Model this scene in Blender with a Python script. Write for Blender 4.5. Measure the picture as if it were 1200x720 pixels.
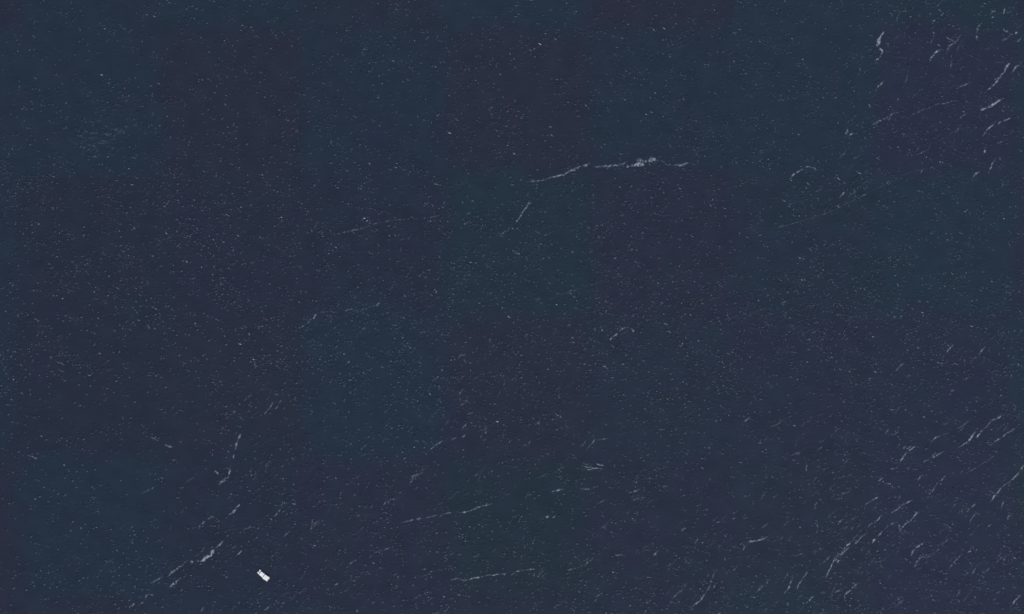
import bpy, bmesh, math, random
import numpy as np

for o in list(bpy.data.objects):
    bpy.data.objects.remove(o, do_unlink=True)
S = bpy.context.scene
COL = S.collection
random.seed(11)
RNG = np.random.default_rng(11)

# ------------------------------------------------------------------ camera, sky, sun, exposure
ALT = 3000.0
cam = bpy.data.cameras.new('camera')
camo = bpy.data.objects.new('camera', cam)
COL.objects.link(camo)
camo.location = (0, 0, ALT)
camo.rotation_euler = (0, 0, 0)
cam.sensor_width = 36.0
cam.lens = 36.0 * ALT / 1200.0            # 1200 m of sea across the frame
cam.clip_start = 10.0
cam.clip_end = 200000.0
S.camera = camo

SUN_EL, SUN_AZ = math.radians(47), math.radians(165)      # azimuth clockwise from north (+Y)
world = bpy.data.worlds.new('World')
S.world = world
world.use_nodes = True
nt = world.node_tree
nt.nodes.clear()
sky = nt.nodes.new('ShaderNodeTexSky')
sky.sky_type = 'NISHITA'
sky.sun_disc = False
sky.sun_elevation = SUN_EL
sky.sun_rotation = SUN_AZ
bg = nt.nodes.new('ShaderNodeBackground')
bg.inputs['Strength'].default_value = 0.055
wo = nt.nodes.new('ShaderNodeOutputWorld')
nt.links.new(sky.outputs[0], bg.inputs[0])
nt.links.new(bg.outputs[0], wo.inputs[0])

sl = bpy.data.lights.new('sun', 'SUN')
sl.energy = 3.7
sl.angle = math.radians(0.5)
sl.color = (1.0, 0.975, 0.94)
slo = bpy.data.objects.new('sun', sl)
COL.objects.link(slo)
slo.rotation_euler = (math.pi / 2 - SUN_EL, 0, math.pi - SUN_AZ)

S.view_settings.view_transform = 'Standard'
S.view_settings.look = 'None'
S.view_settings.exposure = 0.0
S.view_settings.gamma = 1.0
S.render.engine = 'CYCLES'
S.cycles.max_bounces = 6
S.cycles.filter_width = 1.6

# ------------------------------------------------------------------ helpers
def X(px): return px - 600.0
def Y(py): return 360.0 - py

WAVES = []
for wl, amp, deg in ((71, .11, 62), (47, .10, 48), (33, .07, 71), (58, .07, 34), (24, .04, 55)):
    a = math.radians(deg + 0.0)
    WAVES.append((2 * math.pi / wl * math.cos(a), 2 * math.pi / wl * math.sin(a), amp, RNG.uniform(0, 6.28)))

def sea_z(x, y):
    x = np.asarray(x, float); y = np.asarray(y, float)
    z = np.zeros(np.broadcast(x, y).shape)
    for kx, ky, a, p in WAVES:
        z = z + a * np.sin(kx * x + ky * y + p)
    f = np.clip((900 - np.abs(x)) / 250, 0, 1) * np.clip((650 - np.abs(y)) / 250, 0, 1)
    return z * f

def lattice(shape, seed):
    return np.random.default_rng(seed).uniform(-1, 1, shape)

def vnoise(x, y, scale, seed):
    """smooth value noise in -1..1, one feature per `scale` metres"""
    L = lattice((128, 128), seed)
    u = np.asarray(x, float) / scale + 64; v = np.asarray(y, float) / scale + 64
    i = np.floor(u).astype(int); j = np.floor(v).astype(int)
    fu = u - i; fv = v - j
    fu = fu * fu * (3 - 2 * fu); fv = fv * fv * (3 - 2 * fv)
    g = lambda a, b: L[a % 128, b % 128]
    return (g(i, j) * (1 - fu) + g(i + 1, j) * fu) * (1 - fv) + (g(i, j + 1) * (1 - fu) + g(i + 1, j + 1) * fu) * fv

def lin(c):
    c = np.asarray(c, float) / 255.0
    return np.where(c <= .04045, c / 12.92, ((c + .055) / 1.055) ** 2.4)

def material(name):
    m = bpy.data.materials.new(name)
    m.use_nodes = True
    t = m.node_tree
    return m, t, t.nodes['Principled BSDF']

def link_mesh(name, verts, faces, mat, parent=None, smooth=False):
    me = bpy.data.meshes.new(name)
    me.from_pydata([tuple(map(float, v)) for v in verts], [], faces)
    me.update()
    if smooth:
        me.polygons.foreach_set('use_smooth', [True] * len(me.polygons))
    me.materials.append(mat)
    o = bpy.data.objects.new(name, me)
    COL.objects.link(o)
    if parent is not None:
        o.parent = parent
    return o

# ------------------------------------------------------------------ materials
def make_water():
    m, t, b = material('sea_water')
    n, l = t.nodes, t.links
    at = n.new('ShaderNodeAttribute'); at.attribute_name = 'water_tint'
    geo = n.new('ShaderNodeNewGeometry')
    # murk: plankton and silt clouding the water a little from place to place
    nz = n.new('ShaderNodeTexNoise'); nz.inputs['Scale'].default_value = 0.05; nz.inputs['Detail'].default_value = 6
    l.new(geo.outputs['Position'], nz.inputs['Vector'])
    rp = n.new('ShaderNodeMapRange'); rp.inputs['From Min'].default_value = .3; rp.inputs['From Max'].default_value = .7
    rp.inputs['To Min'].default_value = .93; rp.inputs['To Max'].default_value = 1.07
    l.new(nz.outputs['Fac'], rp.inputs['Value'])
    mx = n.new('ShaderNodeVectorMath'); mx.operation = 'SCALE'
    l.new(at.outputs['Color'], mx.inputs[0]); l.new(rp.outputs[0], mx.inputs['Scale'])
    l.new(mx.outputs[0], b.inputs['Base Color'])
    b.inputs['Roughness'].default_value = 0.3
    b.inputs['Specular IOR Level'].default_value = 0.10      # specular turned down to keep sun glints on the crests dim
    b.inputs['IOR'].default_value = 1.333
    # ripples: wind waves with crests running north-west to south-east
    mp = n.new('ShaderNodeMapping'); mp.inputs['Rotation'].default_value = (0, 0, math.radians(29))
    mp.inputs['Scale'].default_value = (0.45, 1.0, 1.0)
    l.new(geo.outputs['Position'], mp.inputs['Vector'])
    n1 = n.new('ShaderNodeTexNoise'); n1.inputs['Scale'].default_value = 0.33; n1.inputs['Detail'].default_value = 3
    n2 = n.new('ShaderNodeTexNoise'); n2.inputs['Scale'].default_value = 0.12; n2.inputs['Detail'].default_value = 2
    for q in (n1, n2): l.new(mp.outputs[0], q.inputs['Vector'])
    b1 = n.new('ShaderNodeBump'); b1.inputs['Strength'].default_value = 1.0; b1.inputs['Distance'].default_value = 0.22
    b2 = n.new('ShaderNodeBump'); b2.inputs['Strength'].default_value = 1.0; b2.inputs['Distance'].default_value = 0.22
    l.new(n1.outputs['Fac'], b1.inputs['Height']); l.new(n2.outputs['Fac'], b2.inputs['Height'])
    l.new(b2.outputs[0], b1.inputs['Normal']); l.new(b1.outputs[0], b.inputs['Normal'])
    return m

def make_foam(film=False):
    m, t, b = material('foam_film' if film else 'sea_foam')
    n, l = t.nodes, t.links
    geo = n.new('ShaderNodeNewGeometry')
    nz = n.new('ShaderNodeTexNoise'); nz.inputs['Scale'].default_value = 1.3; nz.inputs['Detail'].default_value = 5
    l.new(geo.outputs['Position'], nz.inputs['Vector'])
    cr = n.new('ShaderNodeValToRGB')
    cr.color_ramp.elements[0].position = .3; cr.color_ramp.elements[0].color = (.38, .455, .55, 1)
    cr.color_ramp.elements[1].position = .7; cr.color_ramp.elements[1].color = (.61, .70, .80, 1)
    l.new(nz.outputs['Fac'], cr.inputs[0]); l.new(cr.outputs[0], b.inputs['Base Color'])
    b.inputs['Roughness'].default_value = .75
    if film:                                   # thin lacy foam: the water shows between the bubbles
        at = n.new('ShaderNodeAttribute'); at.attribute_name = 'foam_cover'
        n2 = n.new('ShaderNodeTexNoise'); n2.inputs['Scale'].default_value = 1.1; n2.inputs['Detail'].default_value = 5; n2.inputs['Roughness'].default_value = .7
        l.new(geo.outputs['Position'], n2.inputs['Vector'])
        mr = n.new('ShaderNodeMapRange'); mr.inputs['From Min'].default_value = .32; mr.inputs['From Max'].default_value = .66
        mr.inputs['To Min'].default_value = .25; mr.inputs['To Max'].default_value = 1.75
        l.new(n2.outputs['Fac'], mr.inputs['Value'])
        mu = n.new('ShaderNodeMath'); mu.operation = 'MULTIPLY'; mu.use_clamp = True
        l.new(at.outputs['Fac'], mu.inputs[0]); l.new(mr.outputs[0], mu.inputs[1])
        l.new(mu.outputs[0], b.inputs['Alpha'])
    return m

def make_plain(name, col, rough, spec=.5, scale=3.0, vary=.08):
    m, t, b = material(name)
    n, l = t.nodes, t.links
    tc = n.new('ShaderNodeTexCoord')
    nz = n.new('ShaderNodeTexNoise'); nz.inputs['Scale'].default_value = scale; nz.inputs['Detail'].default_value = 4
    l.new(tc.outputs['Object'], nz.inputs['Vector'])
    cr = n.new('ShaderNodeValToRGB')
    cr.color_ramp.elements[0].position = .3; cr.color_ramp.elements[1].position = .7
    cr.color_ramp.elements[0].color = tuple(c * (1 - vary) for c in col) + (1,)
    cr.color_ramp.elements[1].color = tuple(min(.9, c * (1 + vary)) for c in col) + (1,)
    l.new(nz.outputs['Fac'], cr.inputs[0]); l.new(cr.outputs[0], b.inputs['Base Color'])
    b.inputs['Roughness'].default_value = rough
    b.inputs['Specular IOR Level'].default_value = spec
    return m

WATER = make_water()
FOAM = make_foam()
FILM = make_foam(True)

# ------------------------------------------------------------------ the sea
# mosaic-tile hues put into the water colour: bluer, greener and more violet blocks
TX = [-150, 20, 190, 355, 525, 690, 860, 1025, 1190, 1360]
TY = [-140, 32, 200, 368, 537, 705, 880]
TINT = [
    [(43, 45, 62), (38, 48, 65), (37, 50, 66), (42, 48, 64), (38, 51, 67), (45, 46, 62), (39, 53, 69), (37, 54, 67), (44, 46, 66)],
    [(38, 50, 66), (37, 49, 66), (43, 45, 61), (37, 49, 66), (44, 46, 63), (38, 50, 66), (38, 52, 68), (45, 48, 70), (38, 54, 67)],
    [(37, 48, 65), (40, 46, 62), (41, 46, 63), (40, 47, 64), (36, 52, 64), (44, 47, 65), (40, 50, 66), (38, 53, 68), (45, 48, 68)],
    [(37, 48, 64), (40, 46, 62), (42, 46, 62), (37, 50, 67), (44, 47, 64), (41, 50, 66), (43, 49, 67), (43, 49, 69), (38, 53, 68)],
    [(44, 44, 62), (36, 49, 66), (40, 47, 64), (43, 47, 65), (38, 50, 62), (43, 49, 66), (43, 51, 67), (46, 50, 72), (42, 52, 66)],
    [(44, 45, 63), (43, 45, 63), (37, 49, 67), (42, 48, 66), (43, 48, 66), (43, 49, 67), (39, 53, 68), (47, 49, 70), (42, 52, 66)],
]
TINT = np.array([[lin(c) for c in r] for r in TINT])
TINT = TINT.mean((0, 1)) + .56 * (TINT - TINT.mean((0, 1)))
GAIN, OFFS = np.array((.955, .98, .935)), np.array((0.0, 0.0, 0.0))

def sea_tint(x, y):
    px = x + 600 + 9 * vnoise(x, y, 31, 3) + 3 * vnoise(x, y, 7, 4)
    py = 360 - y + 9 * vnoise(x, y, 31, 5) + 3 * vnoise(x, y, 7, 6)
    out = np.zeros(x.shape + (3,))
    edge = 11.0
    sg = lambda v: .5 + .5 * np.tanh(v / edge)
    wx = []
    for i in range(9):
        lo = 1.0 if i == 0 else sg(px - TX[i]); hi = 1.0 if i == 8 else sg(TX[i + 1] - px)
        wx.append(lo * hi)
    wy = []
    for j in range(6):
        lo = 1.0 if j == 0 else sg(py - TY[j]); hi = 1.0 if j == 5 else sg(TY[j + 1] - py)
        wy.append(lo * hi)
    tot = np.zeros(x.shape)
    for j in range(6):
        for i in range(9):
            w = wx[i] * wy[j]
            out += w[..., None] * TINT[j, i]; tot += w
    out /= tot[..., None]
    # smaller drifting patches of violet and green
    n1 = vnoise(x, y, 34, 21) + .6 * vnoise(x, y, 13, 22)
    out[..., 0] *= 1 + .03 * n1
    out[..., 1] *= 1 - .03 * n1
    return np.clip(out * GAIN - OFFS, .004, 1)

def graded(half, step, far):
    c = np.arange(-half, half + .1, step)
    ext, d, v = [], step, half
    while v < far:
        d *= 1.35; v += d; ext.append(v)
    ext = np.array(ext)
    return np.concatenate((-ext[::-1], c, ext))

xs = graded(660, 3.0, 60000); ys = graded(405, 3.0, 60000)
gx, gy = np.meshgrid(xs, ys)
gz = sea_z(gx, gy)
nx, ny = len(xs), len(ys)
vv = np.stack((gx, gy, gz), -1).reshape(-1, 3)
ii = (np.arange(ny - 1)[:, None] * nx + np.arange(nx - 1)[None, :]).reshape(-1)
ff = np.stack((ii, ii + 1, ii + nx + 1, ii + nx), -1)
me = bpy.data.meshes.new('sea')
me.vertices.add(len(vv)); me.vertices.foreach_set('co', vv.astype(np.float32).ravel())
me.loops.add(ff.size); me.loops.foreach_set('vertex_index', ff.astype(np.int32).ravel())
me.polygons.add(len(ff)); me.polygons.foreach_set('loop_start', np.arange(0, ff.size, 4, dtype=np.int32))
me.polygons.foreach_set('use_smooth', np.ones(len(ff), bool))
me.update(calc_edges=True)
ca = me.attributes.new('water_tint', 'FLOAT_COLOR', 'POINT')
tint = sea_tint(gx, gy).reshape(-1, 3)
ca.data.foreach_set('color', np.concatenate((tint, np.ones((len(tint), 1))), 1).astype(np.float32).ravel())
me.materials.append(WATER)
sea = bpy.data.objects.new('sea', me)
COL.objects.link(sea)
sea['kind'] = 'structure'

# ------------------------------------------------------------------ foam
class Flecks:
    """domed scraps of foam floating on the water, gathered into one mesh"""
    def __init__(s): s.v = []; s.f = []
    def add(s, x, y, length, width, ang, h=.06, sides=6, lift=0.0):
        z0 = float(sea_z(x, y)) + .03 + lift
        b = len(s.v)
        ca_, sa_ = math.cos(ang), math.sin(ang)
        for k in range(sides):
            a = 2 * math.pi * (k + random.uniform(-.3, .3)) / sides
            r = random.uniform(.65, 1.2)
            u, w = math.cos(a) * length * .5 * r, math.sin(a) * width * .5 * r
            s.v.append((x + u * ca_ - w * sa_, y + u * sa_ + w * ca_, z0 - .02))
        s.v.append((x, y, z0 + h * random.uniform(.7, 1.4)))
        for k in range(sides):
            s.f.append((b + k, b + (k + 1) % sides, b + sides))
    def build(s, name):
        v = np.array(s.v)
        o = (v.min(0) + v.max(0)) / 2; o[2] = 0
        ob = link_mesh(name, v - o, s.f, FOAM)
        ob.location = o
        return ob

def smooth_path(pts, step=.6):
    p = np.array([(X(a), Y(b)) for a, b in pts], float)
    q = np.vstack((2 * p[0] - p[1], p, 2 * p[-1] - p[-2]))
    out = []
    for i in range(1, len(q) - 2):
        n = max(2, int(np.hypot(*(q[i + 1] - q[i])) / step))
        for t in np.linspace(0, 1, n, endpoint=False):
            a, b, c, d = q[i - 1], q[i], q[i + 1], q[i + 2]
            out.append(.5 * (2 * b + (c - a) * t + (2 * a - 5 * b + 4 * c - d) * t * t + (3 * b - a - 3 * c + d) * t ** 3))
    return np.array(out)

class Film:
    """thin sheets of foam lying along traced lines, gathered into one mesh"""
    def __init__(s): s.v = []; s.f = []; s.c = []
    def build(s, name):
        v = np.array(s.v)
        o = (v.min(0) + v.max(0)) / 2; o[2] = 0
        ob = link_mesh(name, v - o, s.f, FILM)
        ob.location = o
        a = ob.data.attributes.new('foam_cover', 'FLOAT', 'POINT')
        a.data.foreach_set('value', np.array(s.c, np.float32))
        return ob

def streak(F, pts, width, cover, rough=1.0):
    P = smooth_path(pts)
    n = len(P)
    T = np.gradient(P, axis=0); T /= np.hypot(T[:, 0], T[:, 1])[:, None] + 1e-9
    N = np.stack((-T[:, 1], T[:, 0]), 1)
    ph = random.uniform(0, 900)
    q = np.arange(n) * .6
    gate = np.clip(.85 + .62 * vnoise(q + ph, 0 * q + ph, 6.5, 31) + .62 * vnoise(q + ph, 0 * q, 2.0, 32) + .4 * vnoise(q + ph, 0 * q, 1.1, 37), .06, 2.0)
    if cover < .2: gate = np.clip(gate * 1.35 - .35, .05, 2)
    if n < 26: gate = np.clip(gate, .95 if cover > .4 else .5, 1.5)
    wob = rough * (.16 + .30 * width) * (.8 * vnoise(q + ph, 0 * q + 7, 5.0, 33) + .75 * vnoise(q + ph, 0 * q + 9, 2.3, 34))
    wid = width * (.60 + .45 * vnoise(q + ph, 0 * q + 3, 5, 35))
    e = np.minimum(np.arange(n), n - 1 - np.arange(n)) * .6
    end = np.clip((e + .3) / min(6.0, n * .6 * .25 + .3), 0, 1)
    M = 11
    b = len(F.v)
    for i in range(n):
        hw = wid[i] * (.5 + .5 * end[i]) * 1.25
        for k in range(M):
            u = (k / (M - 1) * 2 - 1)
            off = u * hw + wob[i]
            x, y = P[i] + N[i] * off
            g = math.exp(-u * u * 3.2) - .04
            lace = 1 + 1.2 * float(vnoise(x, y, 1.6, 36)) + .8 * float(vnoise(x, y, .8, 38))
            c = max(0.0, COVER * cover * (cover / .3) ** .45 * g * gate[i] * lace * (.3 + .7 * end[i]))
            c = .56 * math.tanh(c / .56)
            if k in (0, M - 1): c = 0.0
            F.v.append((x, y, float(sea_z(x, y)) + .05 + .22 * c)); F.c.append(c)
    for i in range(n - 1):
        for k in range(M - 1):
            a = b + i * M + k
            F.f.append((a, a + 1, a + M + 1, a + M))

COVER = 1.02
# label, width (m), cover, then one or more traced lines in photograph pixels
STREAKS = [
 ('long thin foam line rising eastward into the brightest mid-sea breaker', 1.6, .25, [[(617,214),(635,211.3),(648,207.6),(660,204.8),(668,200.8),(675,198.4),(682,194.3),(690,193)], [(666,201),(676,197),(684,193)], [(684,196),(692,191)]]),
 ('brightest thick ragged breaker in the middle of the upper sea', 3.2, .40, [[(739,194.7),(743,193.5),(747,191.6),(752,191.4),(756,190.2),(763,187.4),(767,187.6),(772,188)], [(741,194),(747,193),(752,193.2),(757,191)], [(745,189),(751,188.3),(754,190)]]),
 ('beaded pale line joining the brightest breaker to the thin foam line', 1.9, .27, [[(695,195.7),(703,195.4),(710,195.3),(721,193.8),(732,192)], [(727,194),(731,191),(736,189)], [(733,194.5),(738,194.5)]]),
 ('short foam dash on a faint arc just past the brightest breaker', 2.3, .28, [[(789,194.6),(794,192.6),(797,194.4),(801,193),(807,191.8)], [(791,194),(795,192)]]),
 ('thin slanting foam streak below the west end of the thin foam line', 1.7, .26, [[(623,238),(618,241),(614.7,246),(611,250.7),(608,256),(604.6,261.7)], [(618,239),(623,238)]]),
 ('bright S-shaped breaker at the western edge of the upper right foam field', 2.6, .40, [[(1034.7,36.7),(1033,42),(1030.5,46.4),(1028.6,52),(1027.8,56)], [(1029,55),(1033.6,59),(1033,64),(1030,68),(1025,72.2)]]),
 ('small comet-shaped streak under the bright S-shaped breaker', 1.6, .25, [[(1036,95),(1029,102),(1024.5,108.5),(1023.6,110.3)]]),
 ('hooked foam streak east of the bright S-shaped breaker', 1.9, .29, [[(1105.5,58.9),(1100,60),(1097.2,61.7),(1093,66),(1090.3,68.6),(1090.5,74)]]),
 ('forked thin foam streak reaching up beside the hooked streak', 1.6, .24, [[(1126.4,40.8),(1123,46),(1119.4,49.2),(1113,55),(1109.7,60.3)], [(1108,43),(1116,47.5),(1119,49)]]),
 ('short upright foam streak just below the forked thin streak', 1.6, .25, [[(1116,63),(1113.9,67),(1113.9,71.4),(1115,79.7)]]),
 ('long curved bright streak near the upper right edge of the sea', 2.0, .35, [[(1183,74),(1179.5,79),(1176.4,85.3),(1172,90),(1169.4,93.6),(1166,98),(1161,102.5),(1155.6,105.6)]]),
 ('straight bright streak with a blunt white western head near right edge', 2.1, .42, [[(1176.4,115.8),(1170,119.5),(1163.9,122.8),(1156,126.5),(1149,129.7)], [(1153,128),(1148.6,129.8)]]),
 ('streak with a bright knot midway, below the blunt-headed bright streak', 1.9, .30, [[(1184.7,138),(1178,141),(1173.6,142)], [(1174,141.5),(1171,144),(1168.5,146.6)], [(1165,146),(1161,149),(1155,155),(1150,160)]]),
 ('tiny lone foam knot between two slanting streaks near right edge', 2.6, .34, [[(1155.5,177),(1152,178.6)]]),
 ('short slanting streak below the tiny lone foam knot', 1.9, .27, [[(1166.7,186.7),(1163,192),(1161,197.8),(1157,205.6)]]),
 ('faint hooked dash west of the streak under the lone foam knot', 1.5, .22, [[(1149,201),(1144,203.5),(1139.7,208.9)]]),
 ('long faint line rising eastward with a small knot near its middle', 1.5, .22, [[(1022,146.4),(1029,143),(1036,139.4),(1043,135),(1050,130.6)], [(1040,142),(1045,137)]]),
 ('very long hair-thin line running east above the streak with a knot', 1.2, .16, [[(1055.6,138),(1065,135),(1075,131.7),(1086,127),(1097,122.8),(1110,120.5),(1126,117)]]),
 ('broken foam dash touching the upper right edge of the sea', 2.0, .27, [[(1198,73),(1194,76),(1190,79.7),(1186,88)]]),
 ('upright ragged foam trail at the top of the upper right field', 1.8, .25, [[(1150.8,28),(1146,32.5),(1145.4,36),(1144.6,40)], [(1144,41),(1145,48)]]),
 ('small bright foam scrap close to the topmost right corner', 2.0, .32, [[(1195.8,45.8),(1193,48),(1192.5,50.5)], [(1190,40),(1193,36)]]),
 ('scattered foam scraps along the top edge of the right corner', 1.6, .27, [[(1177.5,10),(1176.5,14),(1175.8,17.5)], [(1165,19),(1162,22)], [(1161,15),(1167,13)]]),
 ('short bright dash near the top edge above the hooked foam streak', 1.6, .27, [[(1106,15.5),(1101.7,19.6)], [(1097,23),(1092,25.5)]]),
 ('dim ragged foam bar below the small foam scrap in right corner', 2.2, .22, [[(1181,44),(1177,46),(1173,48.6)], [(1175,33),(1180,38),(1188,41)]]),
 ('curved dash above a dot on the open water west of the foam field', 1.7, .26, [[(1005,133.7),(1001,137),(997.5,142.5)], [(983.7,142.5),(981,145.5)]]),
 ('small upright dash below the curved dash with a dot', 1.7, .26, [[(993.7,151),(992,155),(990,158.7)], [(1000,157),(992.5,160)]]),
 ('arched foam streak shaped like a boomerang below the small dashes', 1.6, .25, [[(957.5,198.7),(950,196.5),(943.7,196),(935,202.5),(929,206),(925,211)]]),
 ('tiny comet-like dash southeast of the boomerang-shaped streak', 1.6, .30, [[(989.5,225),(986,229),(983,232.5)]]),
 ('short dash sloping down eastward beside the boomerang-shaped streak', 1.4, .24, [[(1002.5,200),(1006,202),(1011,204.5)]]),
 ('very long faint hairline sloping under the tiny comet-like dash', 1.2, .10, [[(1020,225.5),(998,236),(972.5,248.7),(940,259),(905,268.7)]]),
 ('long crooked foam trail descending in the open sea northwest of the boat', 2.1, .26, [[(282.8,505.8),(280,512),(279,515),(277,520.8),(275.8,528.3)], [(274.5,533),(273.5,538)], [(271,545),(270.4,551.7),(267.5,559)]]),
 ('bright foot of the crooked foam trail northwest of the boat', 2.8, .32, [[(268,559),(264.5,561.5),(260.8,563.5),(258.5,567),(257,569.5)], [(252.5,551),(255,557)]]),
 ('thick white lumpy breaker directly west of the boat', 3.0, .44, [[(252,644),(249.5,648),(247,651.5),(241,654),(238,656.5),(234,658.4)], [(240,656),(235,657.6),(231,657.4)], [(226,658),(223.5,661.5)]]),
 ('thin tail rising northeast from the thick breaker west of the boat', 1.9, .28, [[(261,633.6),(258,637.5),(255,640.5),(252,645)]]),
 ('long beaded foam trail running down west of the thick breaker', 1.9, .25, [[(219,658),(215,661),(211,664),(206,668),(201,671.5),(196,675)], [(191,676),(188,678),(181,681),(176,685)]]),
 ('ragged foam streak at the bottom edge west of the boat', 2.1, .30, [[(180,697),(172,698),(170,703),(168,706.5)], [(168,706),(163,708.5)], [(158,708),(154,711),(150,713.6)]]),
 ('short slanting streak under the beaded trail west of the boat', 2.0, .29, [[(212,677.5),(206,683),(201,686),(197,689.8)]]),
 ('short thick streak north of the thick breaker and west of the boat', 2.3, .31, [[(282,589),(279.5,592.5),(277,595),(274,599),(267,603.6)], [(277,597),(272,602)]]),
 ('faint broken crook of foam beside the short thick streak', 2.0, .21, [[(252,605.6),(247,606.5),(242,609.6)], [(240,611),(234,617),(233,621.5)]]),
 ('thin slanting streak due north of the boat', 1.5, .24, [[(332,588),(329.8,593),(328,597),(324,603),(321,606)]]),
 ('small hooked dash north of the boat beside the thin slanting streak', 1.6, .23, [[(296,617),(290,619),(286,620),(284,622)]]),
 ('thin straight dash northeast of the boat', 1.3, .23, [[(341,622),(336,626),(331,630)]]),
 ('tiny dash between the boat and the thick breaker', 1.5, .27, [[(283,645),(280.5,648),(278,651.6)]]),
 ('thin pointed dash above the crooked foam trail', 1.4, .27, [[(320,472.5),(315,479),(309.7,487)]]),
 ('faint bent dash beside the thin pointed dash above the crooked trail', 1.5, .19, [[(329,469),(326.5,474),(325,476.7),(321,480)]]),
 ('faint straight dash west of the thin pointed dash', 1.3, .21, [[(295,462.5),(291,466),(285,470)]]),
 ('small feathered double dash alone in the left middle of the sea', 1.7, .27, [[(371,368),(369,371.5),(366.7,374.5)], [(365,374),(362,377.5),(359,380)]]),
 ('small white foam star east of the feathered double dash', 2.0, .33, [[(444.5,354.5),(443,356.5),(440.5,359)]]),
 ('straight thin streak ending in a dim trail east of the boat', 1.4, .32, [[(577,590),(572,591.5),(568,592.4),(560,595),(550,599),(543,600.5),(537,601.5)], [(530,601),(521.7,602),(514.4,606)]]),
 ('small foam star at the west tip of the straight thin streak', 2.8, .28, [[(489,607.5),(491.5,609.5)], [(493,606.5),(489.5,610)]]),
 ('double parallel dash above the small foam star', 1.3, .24, [[(497,553),(491,556.5),(485.5,560.7),(478,568.4)], [(492,555),(485,558),(480,563)]]),
 ('long wavering foam line near the bottom edge with a knot midway', 1.4, .25, [[(528,679.5),(536,678.5),(545,680),(556,677.5),(568,675),(580,673.5),(592.7,672.5)], [(590,674),(594,671)], [(598,674),(606,670),(614.7,668),(628,667.5),(639,666.6)]]),
 ('dotted foam line with one bright white bead at its west end', 1.3, .22, [[(645.7,576.5),(655,574.5),(664,573.4)], [(680,573.6),(689.6,573.4),(697,571),(702.5,569.7)], [(618,580.5),(624,579.5)]]),
 ('single bright white bead on the dotted foam line', 1.3, .9, [[(630.6,579.6),(632,580)]]),
 ('pair of tiny dashes below the dotted foam line', 1.5, .30, [[(643.5,605),(639,607)], [(651.5,604.7),(646.5,606.8)]]),
 ('small dash sloping up east of the dotted foam line', 1.5, .28, [[(749,573),(744,575.8),(735,578)]]),
 ('stack of fine level ripples streaked with foam above the dotted line', 1.0, .26, [[(680,546.6),(686,547.6),(695,549),(703,549.2),(711,550.4)], [(699,543.6),(703,544.8),(709,545.6)], [(683,543.5),(690,545)], [(688,550.6),(697,551)], [(675,549),(682,550)]]),
 ('bright short slash alone in the centre of the sea', 1.9, .60, [[(723.5,391.6),(719,395.4),(714.5,399)]]),
 ('dim curl reaching up from the bright short slash at the centre', 2.0, .21, [[(735,383.5),(731,384.6),(726,388)], [(707,386.5),(703.5,388)], [(741,386),(744,390)]]),
 ('broken slanting dashes in a row below the centre of the sea', 1.5, .24, [[(547.5,496),(544,500),(540,504.5)], [(545,509.5),(541,513.5)], [(535,512.5),(528,515.5)], [(519,516.5),(512,521),(507.5,523.7),(502.5,530)]]),
 ('long curving streak with a forked foot at the bottom of the sea', 1.4, .25, [[(840,667.5),(835.5,675),(833.5,681),(832.5,686),(829,692),(820,704),(811,711)], [(811,711.5),(805,711)], [(838,684),(836,690)]]),
 ('faint slanting line west of the long curving streak at the bottom', 1.3, .18, [[(805,684),(799,691),(792.5,697.5),(788,703),(785,709)]]),
 ('dim bent streak in the lower middle, its west end turned down', 1.5, .20, [[(900,629),(893,632),(887.5,634),(878,635.5),(873,641),(870,646)]]),
 ('short dash just above the dim bent streak', 1.4, .23, [[(900,614),(896,616.5),(892,620)]]),
 ('soft slanting streak at the bottom, west of the two frayed streaks', 1.9, .25, [[(902,679),(897,684),(892,689),(886,695)]]),
 ('longest bright twin-strand streak in the lower right foam field', 1.3, .35, [[(1016.7,624),(1013,626.7),(1010,629.6),(1003,636),(997,641)], [(1010,621),(1005.8,626),(1000.8,631),(995,637.5),(990.8,641),(985,648),(979,654),(975,662),(967,678)], [(997,641),(989,646.7),(984,651.7),(977.5,657.5)], [(985,655),(980.5,660)]]),
 ('thin beaded streak above the longest twin-strand streak', 1.5, .27, [[(1035,602.5),(1030,608),(1026.7,611),(1020,615.4),(1018,619)], [(1070,586),(1062,590),(1057,593),(1049,598),(1044,602)]]),
 ('thin short streak hugging the west foot of the twin-strand streak', 1.3, .29, [[(973,651),(969,655.5),(964,661)]]),
 ('bright wedge-shaped streak just east of the twin-strand streak', 1.7, .34, [[(1034,621.7),(1031,625.5),(1028,629)], [(1026,630.5),(1023.5,634),(1021,638)], [(1018.5,644.5),(1017,648)]]),
 ('checkmark-shaped bright streak above the wedge-shaped streak', 1.5, .32, [[(1078,597),(1074,602),(1070,607),(1065,611.5),(1060,615),(1057,618),(1055,621.7)], [(1055,622),(1053,613.5)]]),
 ('thin slanting streak west of the thin beaded streak', 1.3, .22, [[(994,601.5),(989,608),(985,611),(980.4,618)]]),
 ('bright curved streak like a fishhook at the top of lower right field', 1.6, .31, [[(1075,522.7),(1069,525.5),(1065,528),(1060,533),(1056.7,538),(1053,545),(1050,550.7)]]),
 ('small feathery flecks just above the fishhook-like streak', 1.5, .24, [[(1055,520),(1050,526)], [(1062,522.5),(1057,527)], [(1068,523),(1062,527)]]),
 ('smooth arched streak northeast of the fishhook-like streak', 1.4, .32, [[(1112,508),(1106,509),(1100,511.3),(1096,514),(1092,518)]]),
 ('long forked streak sloping toward the right edge', 1.5, .29, [[(1180,485),(1170,489.5),(1163,493),(1157,499),(1153,503)], [(1145,504),(1141,508.5),(1138,513),(1134,518),(1130,520.7),(1120,526)], [(1153,502.5),(1147,510),(1143,515)]]),
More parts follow.
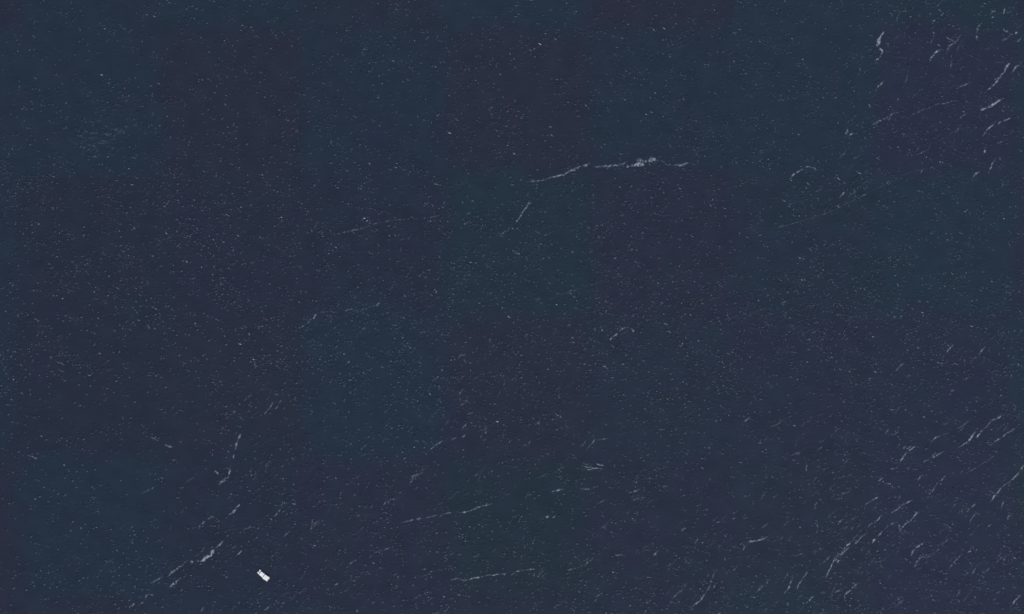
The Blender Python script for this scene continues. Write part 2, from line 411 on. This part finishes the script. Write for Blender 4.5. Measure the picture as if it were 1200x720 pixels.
 ('thin dash between the fishhook-like streak and the forked streak', 1.4, .25, [[(1106.7,529.5),(1100,533),(1093,536.7),(1086,539.5),(1081,542)]]),
 ('faint straight streak ending near the right edge, below the forked streak', 1.4, .20, [[(1193,500),(1187,504),(1180,508),(1173,513),(1167,517),(1160,523)]]),
 ('long jointed streak running off the right edge', 1.5, .29, [[(1200,545),(1193,555),(1188,560.5),(1183,565),(1175,570),(1170,576),(1167,580),(1163,585),(1160,590)]]),
 ('short upright dash below the long jointed streak at right edge', 1.7, .23, [[(1176,586),(1174.5,592),(1172.5,598)]]),
 ('short bright dash below the fishhook-like streak', 1.5, .29, [[(1083,555.6),(1079,558.5),(1075,563.5)]]),
 ('straight tapering streak east of the short bright dash', 1.4, .26, [[(1108,558),(1103,563),(1098,568),(1093,575),(1088,581)]]),
 ('bright bent streak like a seven below the checkmark-shaped streak', 1.6, .30, [[(1085,635),(1079,638),(1073,641.7),(1069.5,646.5),(1066.7,653.5)]]),
 ('soft forked dash just below the bent streak like a seven', 1.9, .21, [[(1091,651),(1086,653),(1080,653.5),(1076,657),(1073,662),(1070,666)]]),
 ('soft tapering streak southeast of the soft forked dash', 1.5, .22, [[(1138,645),(1133,648)], [(1127,650),(1123,654),(1117,660),(1111.7,666.7)]]),
 ('dotted slanting trail nearest the lower right corner', 1.5, .20, [[(1176.7,651.7),(1171,657),(1167,661)], [(1160,666),(1155,671.7)]]),
 ('frayed slanting streak at the bottom, southwest of the twin-strand streak', 1.4, .26, [[(950,666.7),(944,674),(938,681.7),(935,688),(933,693)]]),
 ('frayed shorter streak with a bright tip, westernmost of the frayed pair', 1.5, .27, [[(928,676.7),(926,683),(924,689),(921,693),(918,697)]]),
 ('hooked streak at the bottom, south of the wedge-shaped streak', 1.5, .27, [[(1006.7,683),(1001,687.5),(996,692),(990,698),(991,704)]]),
 ('faint line at the bottom edge under the frayed slanting streaks', 1.3, .17, [[(956.7,695),(948,704),(938,715)]]),
 ('slanting dash in the lower right corner', 1.7, .27, [[(1198,697),(1192,702),(1188,706),(1183,712.5)]]),
 ('thin faint dash northwest of the hooked upright streak', 1.2, .19, [[(1145,588),(1138,595),(1131.7,601.7)]]),
 ('hooked upright streak below the thin faint dash', 1.3, .22, [[(1147,601),(1142,603.5),(1138.5,608),(1137,614),(1136.7,620)]]),
 ('small plump dash east of the hooked upright streak', 1.8, .22, [[(1162,615),(1158,617.5),(1154,620.5)]]),
 ('thin slanting dash amid ripples in the middle right', 1.3, .26, [[(1117.5,404.5),(1112,410),(1108,414.5),(1104.5,420)]]),
 ('broken slanting dash east of the thin dash amid ripples', 1.5, .23, [[(1155,406),(1150,412),(1146,416.5)], [(1144,418),(1136,426)]]),
 ('dim sloping dash southwest of the thin dash amid ripples', 1.3, .20, [[(1060,425.5),(1054,430),(1049,435.5)]]),
 ('bright level ripple dash at the left edge of the sea', 1.3, .30, [[(32,533.8),(38,535.8),(44,538)]]),
]
# fainter wisps that nobody could count: (width, cover, line)
WISPS = [
 (1.0,.13,[(772,188),(777,189.3),(783,193.8),(790,194.4)]), (1.0,.10,[(807,192),(818,194)]), (1.2,.13,[(600,266),(590,273),(583,279)]),
 (1.1,.16,[(624.8,270),(632,273.6),(637.6,277)]), (1.1,.13,[(637,277),(642,274.5),(647,273)]), (1.5,.14,[(397,274),(410,271),(423,268),(440,262.5),(460,258)]),
 (1.3,.12,[(460,258),(478,257.3),(497,256),(517,252.5)]), (2.0,.22,[(584,272),(584,276),(581,277.5)]), (1.3,.20,[(409.6,423),(406.5,426),(404,428)]),
 (2.0,.16,[(420,364),(418,367)]), (2.4,.17,[(452,589),(448,592)]), (1.5,.14,[(437.5,591),(433,597)]), (1.4,.12,[(462.5,584),(450,590)]),
 (1.4,.20,[(374,609.5),(369,613),(366,616),(362.5,625)]), (1.6,.22,[(370,639.5),(365,643)]), (1.6,.16,[(357,641),(359,643)]), (1.7,.22,[(436,650),(432,654)]),
 (1.6,.13,[(461,641.5),(450,645),(437,648)]), (1.5,.13,[(418,656),(407,663)]), (1.7,.2,[(396,683),(391,686)]), (1.5,.2,[(385,690),(384,693)]), (1.7,.18,[(466,686),(464,690)]),
 (1.6,.18,[(420,714),(418,718)]), (1.8,.17,[(318,708),(313,713),(308,717)]), (1.5,.21,[(570,506),(567,509.5)]), (1.6,.16,[(543,455),(538,463)]),
 (1.5,.17,[(537,420),(540,416.5),(546,417)]), (1.6,.19,[(698,515),(692,521.5)]), (1.3,.12,[(700,516.5),(714,514)]), (1.7,.14,[(626,497.5),(630,496),(634,497.4)]), (1.5,.14,[(664,498),(658,504)]),
 (1.4,.18,[(880,488.5),(876,491),(871,495)]), (1.3,.18,[(755,559.5),(767,562)]), (1.4,.16,[(745,556),(748,559)]), (2.0,.22,[(803,618.5),(797,622.5)]), (1.7,.18,[(818,631),(812,641)]),
 (1.6,.16,[(849,604),(846,611),(838,613)]), (1.6,.15,[(835,611),(841,605)]), (1.9,.18,[(720,650),(733,651)]), (1.8,.2,[(747.5,644.5),(745,649)]), (1.8,.18,[(772,644.5),(765,653)]),
 (1.6,.15,[(696,653),(686,661),(677,665.5),(661,669)]), (2.0,.2,[(706,696),(698,700.5)]), (1.5,.15,[(638,668),(630,675)]), (2.2,.14,[(664,704),(650,711)]), (1.7,.18,[(862,600),(858,603)]), (2.0,.14,[(868,606),(874,608)]),
 (1.5,.16,[(945,542),(944,553)]), (1.5,.16,[(1060,699),(1055,710)]), (1.4,.16,[(1031,582),(1023,586),(1014,591)]), (1.5,.22,[(1036,559.5),(1027,565.5)]), (1.4,.18,[(1184,601),(1180,611)]),
 (1.6,.16,[(1126,690),(1121,700)]), (1.6,.16,[(1120,455.5),(1113,459)]), (1.3,.14,[(1137,275),(1135,290)]), (1.3,.13,[(1073,109),(1068,116)]), (1.6,.14,[(957,588),(953,598)]),
 (1.5,.15,[(1008,615),(1003,620)]), (1.4,.17,[(993,617),(989,621)]), (1.4,.16,[(999,617.5),(996,622)]), (1.4,.17,[(1035,622),(1045,614),(1053,612)]), (1.2,.12,[(1093,651),(1103,640),(1115,628)]),
 (1.2,.13,[(1166,534),(1148,546),(1130,556)]), (1.3,.14,[(1140,490),(1128,499),(1120,504)]), (1.5,.17,[(1127,502),(1123,508)]), (1.3,.15,[(925,610),(915,620)]), (1.3,.13,[(925,535),(938,529)]),
 (1.3,.14,[(918,629),(912,634)]), (1.5,.14,[(1048,705),(1060,698)]), (1.3,.13,[(990,560),(1000,555)]), (1.4,.2,[(177,512.5),(187,517)]), (1.4,.18,[(193,521),(203,525)]), (1.3,.17,[(40,374),(47,377)]), (1.3,.24,[(308,373.6),(314,375)]),
 (1.4,.14,[(302,384),(311,381)]), (1.2,.2,[(65,423.5),(76,428.5)]), (1.2,.18,[(68,433),(76,437)]), (1.6,.2,[(258,505),(262,500)]), (1.6,.17,[(272,581),(266,585)]), (1.1,.17,[(1166,74),(1178,73)]),
 (1.5,.2,[(1018,122),(1020,128)]), (1.3,.16,[(1120,104),(1140,96)]), (1.3,.15,[(359,380),(352,384),(345,391)]), (1.4,.14,[(373,367),(383,365.5),(396,366)]), (1.4,.15,[(402,366),(410,363),(420,364.5)]), (1.4,.13,[(421,364),(432,361),(441,358)]), (1.4,.17,[(493,608),(503,606),(514,604)]), (1.4,.14,[(470,612),(481,610),(489,608.6)]), (1.5,.17,[(704,387.5),(700,390)]), (1.6,.2,[(725,389),(732,384.5),(739,384)]),
 (1.1,.08,[(820,385),(860,372),(905,360)]), (1.1,.05,[(1020,225),(1060,205),(1110,192)]), (1.1,.07,[(640,352),(690,335),(730,322)]),
]
for lab, w, cov, lines in STREAKS:
    F = Film()
    streak(F, lines[0], w, cov)
    if len(lines) == 1:
        o = F.build('foam_streak')
    else:                                      # a streak of several strands or dashes that drift together
        o = bpy.data.objects.new('foam_streak', None); COL.objects.link(o)
        o.location = (X(lines[0][0][0]), Y(lines[0][0][1]), 0)
        for i, ln in enumerate(lines):
            if i:
                F = Film(); streak(F, ln, w, cov)
            c = F.build('foam_strand'); c.location = c.location - o.location; c.parent = o
    o['label'] = lab; o['category'] = 'foam streak'; o['group'] = 'foam streaks on the sea'

F = Film()
for w, cov, ln in WISPS:
    streak(F, ln, w, cov)
# pale patch of fine level foam lines far in the upper left
for _ in range(60):
    x = random.gauss(118, 17); y = random.gauss(163, 12) - (x - 118) * .35
    L = random.uniform(4, 12)
    streak(F, [(x - L / 2, y - L * .06), (x + L / 2, y + L * .06)], random.uniform(1.2, 3.4), random.uniform(.045, .075))
# short broken wisps strewn along the wind over the rougher water
for n_, x0, x1, y0, y1 in ((85, 890, 1205, 480, 725), (40, 985, 1205, -5, 225), (70, 300, 900, 540, 725), (16, 120, 340, 560, 720), (26, 420, 700, 440, 560)):
    for q_ in range(int(n_ * 1.45)):
        x, y = random.uniform(x0, x1), random.uniform(y0, y1)
        if math.hypot(x - 308.6, y - 674.2) < 16: continue
        a = math.radians(random.gauss(44, 13)); L = random.uniform(3, 11) * random.choice((1, 1, 1.7)) if q_ < n_ else random.uniform(11, 24)
        dx, dy = math.cos(a) * L / 2, -math.sin(a) * L / 2
        b = random.gauss(0, .12) * L
        streak(F, [(x - dx, y - dy), (x + b * .6, y + b), (x + dx, y + dy)], random.uniform(.9, 1.5), random.uniform(.06, .135))
o = F.build('foam_wisps'); o['kind'] = 'stuff'
o['label'] = 'faint uncountable wisps of foam drifting between the brighter streaks'; o['category'] = 'foam'

# ------------------------------------------------------------------ wind ripples: small crests and their flecks of white
N_TRY = 44000
ROWS = [(0, .72), (60, .8), (120, .85), (180, .95), (230, 1.15), (300, 1.3), (360, 1.4), (430, 1.35), (480, .8), (520, .62), (600, .72), (680, .85), (720, .85)]
rx = np.array([r[0] for r in ROWS]); rv = np.array([r[1] for r in ROWS])
crest_v, crest_f = [], []
SP = Flecks()
px = RNG.uniform(-20, 1220, N_TRY); py = RNG.uniform(-20, 740, N_TRY)
dens = np.interp(py, rx, rv) * (.66 + .38 * vnoise(px, py, 37, 51) + .45 * vnoise(px * .8 + py * .5, py * .9 - px * .4, 15, 52))
dens *= np.where((px > 560) & (px < 1100) & (py < 130), 1.1, 1)
dens *= np.where((px < 240) & (py > 440) & (py < 650), .72, 1) * np.where((px < 330) & (py < 200), .85, 1)
keep = RNG.uniform(0, 1.25, N_TRY) < dens
boat_px = (308.6, 674.2)
cand = []
for x0, y0 in zip(px[keep], py[keep]):
    cand.append((x0, y0))
    a = math.radians(random.gauss(27, 10))
    while random.random() < .3:
        d = random.gauss(0, 8); w = random.gauss(0, 1.4)
        cand.append((x0 + d * math.cos(a) - w * math.sin(a), y0 + d * math.sin(a) + w * math.cos(a)))
for x0, y0 in cand:
    if math.hypot(x0 - boat_px[0], y0 - boat_px[1]) < 12: continue
    x, y = X(x0), Y(y0)
    ang = math.radians(random.gauss(-28, 12))
    L = random.uniform(1.8, 5.2); h = random.uniform(.16, .55); wf = random.uniform(.5, .95); wb = h * random.uniform(4.2, 6.0)
    t = (math.cos(ang), math.sin(ang)); nn = (-t[1], t[0])
    if random.random() < .2: nn = (-nn[0], -nn[1])
    z = float(sea_z(x, y))
    b = len(crest_v)
    P = lambda u, w, q: (x + t[0] * u + nn[0] * w, y + t[1] * u + nn[1] * w, z + q)
    crest_v += [P(-L / 2, 0, -.06), P(L / 2, 0, -.06), P(-L * .18, random.uniform(-.1, .1), h), P(L * .2, random.uniform(-.1, .1), h * .8),
                P(-L * .2, wf, -.06), P(L * .22, wf, -.06), P(-L * .2, -wb, -.06), P(L * .22, -wb, -.06)]
    q = [(0, 2, 4), (2, 3, 5, 4), (3, 1, 5), (0, 6, 2), (6, 7, 3, 2), (7, 1, 3)]
    if (nn[0] * t[1] - nn[1] * t[0]) < 0: q = [tuple(reversed(k)) for k in q]
    crest_f += [tuple(b + k for k in r) for r in q]
    if random.random() < .78:
        area = .165 * math.exp(random.gauss(0, .72))
        n = 1 + int(random.random() < .45) + int(random.random() < .2)
        for k in range(n):
            a = area / n * random.uniform(.6, 1.4)
            asp = random.uniform(3.0, 8.0)
            ww = math.sqrt(a / asp / .75)
            u = (k - (n - 1) / 2) * random.uniform(.7, 1.5) + random.gauss(0, .2)
            SP.add(x + t[0] * u - nn[0] * .25, y + t[1] * u - nn[1] * .25, ww * asp, ww, ang + random.gauss(0, .25), h=.10, sides=5, lift=h * .55)
cr = link_mesh('ripple_crests', crest_v, crest_f, WATER)
tc = sea_tint(np.array(crest_v)[:, 0], np.array(crest_v)[:, 1])
at = cr.data.attributes.new('water_tint', 'FLOAT_COLOR', 'POINT')
at.data.foreach_set('color', np.concatenate((tc, np.ones((len(tc), 1))), 1).astype(np.float32).ravel())
cr['kind'] = 'stuff'; cr['label'] = 'countless small dark ripple crests ruffling the open sea'; cr['category'] = 'ripples'
o = SP.build('whitecap_flecks'); o['kind'] = 'stuff'
o['label'] = 'countless tiny white flecks of foam on the ripples'; o['category'] = 'whitecaps'

# ------------------------------------------------------------------ the boat: a white power catamaran, two bows to the north-west
M_HULL = make_plain('white_gelcoat', (.80, .82, .845), .3)
M_DECK = make_plain('pale_deck_paint', (.70, .73, .76), .65, .3, 2.0, .06)
M_ROOF = make_plain('white_roof_paint', (.80, .82, .845), .45, .5, 1.5, .05)
M_CLOTH = make_plain('off_white_canvas', (.74, .76, .78), .85, .2, 4.0, .06)
M_GLASS = make_plain('smoked_glass', (.03, .035, .045), .08)
M_DARK = make_plain('dark_rubber', (.05, .05, .055), .7)
M_NET = make_plain('grey_netting', (.50, .53, .56), .8)
M_METAL = make_plain('stainless_steel', (.55, .56, .58), .3)
M_GREY = make_plain('grey_cushion', (.45, .47, .50), .8)

HEAD = math.radians(180 - 42.0)
boat = bpy.data.objects.new('catamaran', None)
COL.objects.link(boat)
bx0, by0 = X(308.75), Y(674.4)
boat.location = (bx0, by0, float(sea_z(bx0, by0)))
boat.rotation_euler = (0, 0, HEAD)
boat['label'] = 'small white twin-bowed boat alone on the sea near the bottom edge'
boat['category'] = 'boat'

def part(name, bm, mat, parent=boat, bevel=0.0, smooth=False):
    if bevel:
        bmesh.ops.bevel(bm, geom=list(bm.edges), offset=bevel, segments=2, affect='EDGES', clamp_overlap=True)
    bmesh.ops.recalc_face_normals(bm, faces=bm.faces)
    me = bpy.data.meshes.new(name)
    bm.to_mesh(me); bm.free()
    me.materials.append(mat)
    if smooth: me.polygons.foreach_set('use_smooth', [True] * len(me.polygons))
    o = bpy.data.objects.new(name, me)
    COL.objects.link(o); o.parent = parent
    return o

def box(bm, x0, x1, y0, y1, z0, z1, rot=0, px=0, py=0, tx=0, ty=0):
    """tx, ty: how much the top is drawn in"""
    c = [(x0, y0, z0), (x1, y0, z0), (x1, y1, z0), (x0, y1, z0), (x0 + tx, y0 + ty, z1), (x1 - tx, y0 + ty, z1), (x1 - tx, y1 - ty, z1), (x0 + tx, y1 - ty, z1)]
    if rot:
        ca_, sa_ = math.cos(rot), math.sin(rot)
        c = [((x - px) * ca_ - (y - py) * sa_ + px, (x - px) * sa_ + (y - py) * ca_ + py, z) for x, y, z in c]
    v = [bm.verts.new(p) for p in c]
    for f in ((3, 2, 1, 0), (4, 5, 6, 7), (0, 1, 5, 4), (1, 2, 6, 5), (2, 3, 7, 6), (3, 0, 4, 7)):
        bm.faces.new([v[i] for i in f])

def tube(bm, a, b, r, n=8):
    a = np.array(a, float); b = np.array(b, float); d = (b - a) / np.linalg.norm(b - a)
    u = np.cross(d, (0, 0, 1) if abs(d[2]) < .9 else (1, 0, 0)); u /= np.linalg.norm(u); w = np.cross(d, u)
    R = [[bm.verts.new(tuple(p + r * (math.cos(2 * math.pi * k / n) * u + math.sin(2 * math.pi * k / n) * w))) for k in range(n)] for p in (a, b)]
    for k in range(n):
        bm.faces.new((R[0][k], R[0][(k + 1) % n], R[1][(k + 1) % n], R[1][k]))
    bm.faces.new(R[0][::-1]); bm.faces.new(R[1])

def hull_bm(yc):
    # stations: x, half beam at deck, half beam at waterline, keel depth, deck height
    st = [(-7.3, .66, .55, -.35, 1.05), (-5, .74, .80, -.5, 1.1), (-1, .90, .78, -.55, 1.2), (3, .92, .74, -.55, 1.3), (5.6, .78, .50, -.5, 1.42), (7.1, .66, .22, -.4, 1.5), (7.7, .40, .05, -.25, 1.55)]
    bm = bmesh.new(); rings = []
    for x, hb, hw, k, dz in st:
        rings.append([bm.verts.new(p) for p in ((x, yc - hb, dz), (x, yc - hb * 1.02, dz * .55), (x, yc - hw, 0), (x, yc, k), (x, yc + hw, 0), (x, yc + hb * 1.02, dz * .55), (x, yc + hb, dz))])
    for a, b in zip(rings, rings[1:]):
        for k in range(6):
            bm.faces.new((a[k], a[k + 1], b[k + 1], b[k]))
        bm.faces.new((a[6], a[0], b[0], b[6]))
    bm.faces.new(rings[0]); bm.faces.new(rings[-1][::-1])
    return bm

for s in (-1, 1):
    h = part('hull', hull_bm(s * 1.72), M_HULL)
    bm = bmesh.new()                                   # rubbing strake along the outer side
    ys = s * (1.72 + .95)
    tube(bm, (-7.2, s * 2.38, .95), (-1, s * 2.63, 1.06), .05); tube(bm, (-1, s * 2.63, 1.06), (3, s * 2.66, 1.15), .05); tube(bm, (3, s * 2.66, 1.15), (5.6, s * 2.52, 1.26), .05)
    part('rubbing_strake', bm, M_DARK, h)
bm = bmesh.new(); box(bm, -7.0, 6.85, -1.75, 1.75, .75, 1.36); part('bridge_deck', bm, M_DECK, bevel=.04)
bm = bmesh.new()                                       # net between the bows, cords crossing
for k in range(5): tube(bm, (6.9 + k * .05, -1.1, 1.38), (6.9 + k * .05, 1.1, 1.38), .02, 5)
for k in range(16): tube(bm, (6.86, -1.05 + k * .14, 1.40), (7.08, -1.05 + k * .14, 1.40), .035, 5)
part('bow_net', bm, M_NET)
bm = bmesh.new(); tube(bm, (7.1, -1.35, 1.45), (7.1, 1.35, 1.45), .07); part('cross_beam', bm, M_METAL)
# cabin with its roof
bm = bmesh.new(); box(bm, -.3, 4.5, -2.0, 2.0, 1.37, 2.75, tx=.35, ty=.2); cab = part('cabin', bm, M_HULL, bevel=.06)
bm = bmesh.new(); box(bm, -.1, 4.62, -2.02, 2.02, 2.76, 2.9); rf = part('roof', bm, M_ROOF, cab, bevel=.05)
for s in (-1, 1):
    for x0 in (.3, 1.65, 3.0):
        bm = bmesh.new(); yo = 2.0 - .11
        box(bm, x0, x0 + 1.15, s * (yo + .0) - .05, s * (yo + .0) + .05, 1.85, 2.45); part('side_window', bm, M_GLASS, cab)
for y0 in (-1.65, -.5, .65):
    bm = bmesh.new(); box(bm, 4.27, 4.37, y0, y0 + 1.0, 1.8, 2.5); part('windscreen_pane', bm, M_GLASS, cab)
bm = bmesh.new(); box(bm, 2.9, 3.45, -.75, -.2, 2.9, 2.97); part('roof_hatch', bm, M_GREY, cab, bevel=.02)
bm = bmesh.new(); box(bm, 1.2, 2.5, .35, 1.2, 2.92, 3.0); part('roof_locker', bm, M_ROOF, cab, bevel=.03)
bm = bmesh.new(); tube(bm, (.7, .1, 2.9), (.7, .1, 3.9), .05); tube(bm, (.7, -.35, 3.6), (.7, .55, 3.6), .035); part('mast', bm, M_METAL, cab)
for y0 in (-1.05, .35):                                # foredeck hatches
    bm = bmesh.new(); box(bm, 4.95, 5.5, y0, y0 + .65, 1.36, 1.43); part('deck_hatch', bm, M_ROOF, bevel=.02)
# well between cabin and awning: helm seat, dark footwell mats
bm = bmesh.new(); box(bm, -1.1, -.45, -1.9, .35, 1.37, 1.40); part('footwell_mat', bm, M_NET)
bm = bmesh.new(); box(bm, -1.1, -.36, .45, 2.2, 1.37, 2.45); part('helm_console', bm, M_ROOF, bevel=.06)
# awning over the after deck, rigged a little askew
AR, AX, AY = math.radians(9), -4.25, -.05
bm = bmesh.new()
g = 9
grid = []
for i in range(g):
    row = []
    for j in range(g):
        u, w = i / (g - 1) * 2 - 1, j / (g - 1) * 2 - 1
        x, y = u * 3.15, w * 2.75 * (1 - .02 * (1 - u * u))
        z = 2.55 + .2 * (1 - w * w) - .04 * math.cos(u * 9)
        ca_, sa_ = math.cos(AR), math.sin(AR)
        row.append(bm.verts.new((AX + x * ca_ - y * sa_, AY + x * sa_ + y * ca_, z)))
    grid.append(row)
for i in range(g - 1):
    for j in range(g - 1):
        bm.faces.new((grid[i][j], grid[i + 1][j], grid[i + 1][j + 1], grid[i][j + 1]))
ext = bmesh.ops.extrude_face_region(bm, geom=list(bm.faces))
bmesh.ops.translate(bm, vec=(0, 0, -.04), verts=[v for v in ext['geom'] if isinstance(v, bmesh.types.BMVert)])
aw = part('awning', bm, M_CLOTH, smooth=False)
for sx in (-6.7, -4.2, -1.8):
    for s in (-1, 1):
        bm = bmesh.new(); tube(bm, (sx, s * 2.0, 1.0), (sx, s * 2.0, 2.6), .04); part('awning_post', bm, M_METAL)
bm = bmesh.new(); box(bm, -6.6, -5.9, -1.6, 1.6, 1.37, 1.85); part('stern_bench', bm, M_GREY, bevel=.06)
for s in (-1, 1):                                      # bow rails and stern steps
    bm = bmesh.new()
    tube(bm, (4.4, s * 2.5, 2.05), (6.9, s * 2.05, 2.2), .03)
    for q in (0, .5, 1): tube(bm, (4.4 + 2.5 * q, s * (2.5 - .45 * q), 1.35), (4.4 + 2.5 * q, s * (2.5 - .45 * q), 2.05 + .15 * q), .025)
    part('bow_rail', bm, M_METAL)
    bm = bmesh.new(); box(bm, -7.75, -7.28, s * 1.72 - .7, s * 1.72 + .7, .35, .5); part('stern_step', bm, M_DECK, bevel=.03)
    bm = bmesh.new(); box(bm, -7.7, -7.1, s * .75 - .22, s * .75 + .22, .2, 1.15, tx=.08, ty=.05); part('outboard_motor', bm, M_HULL, bevel=.05)
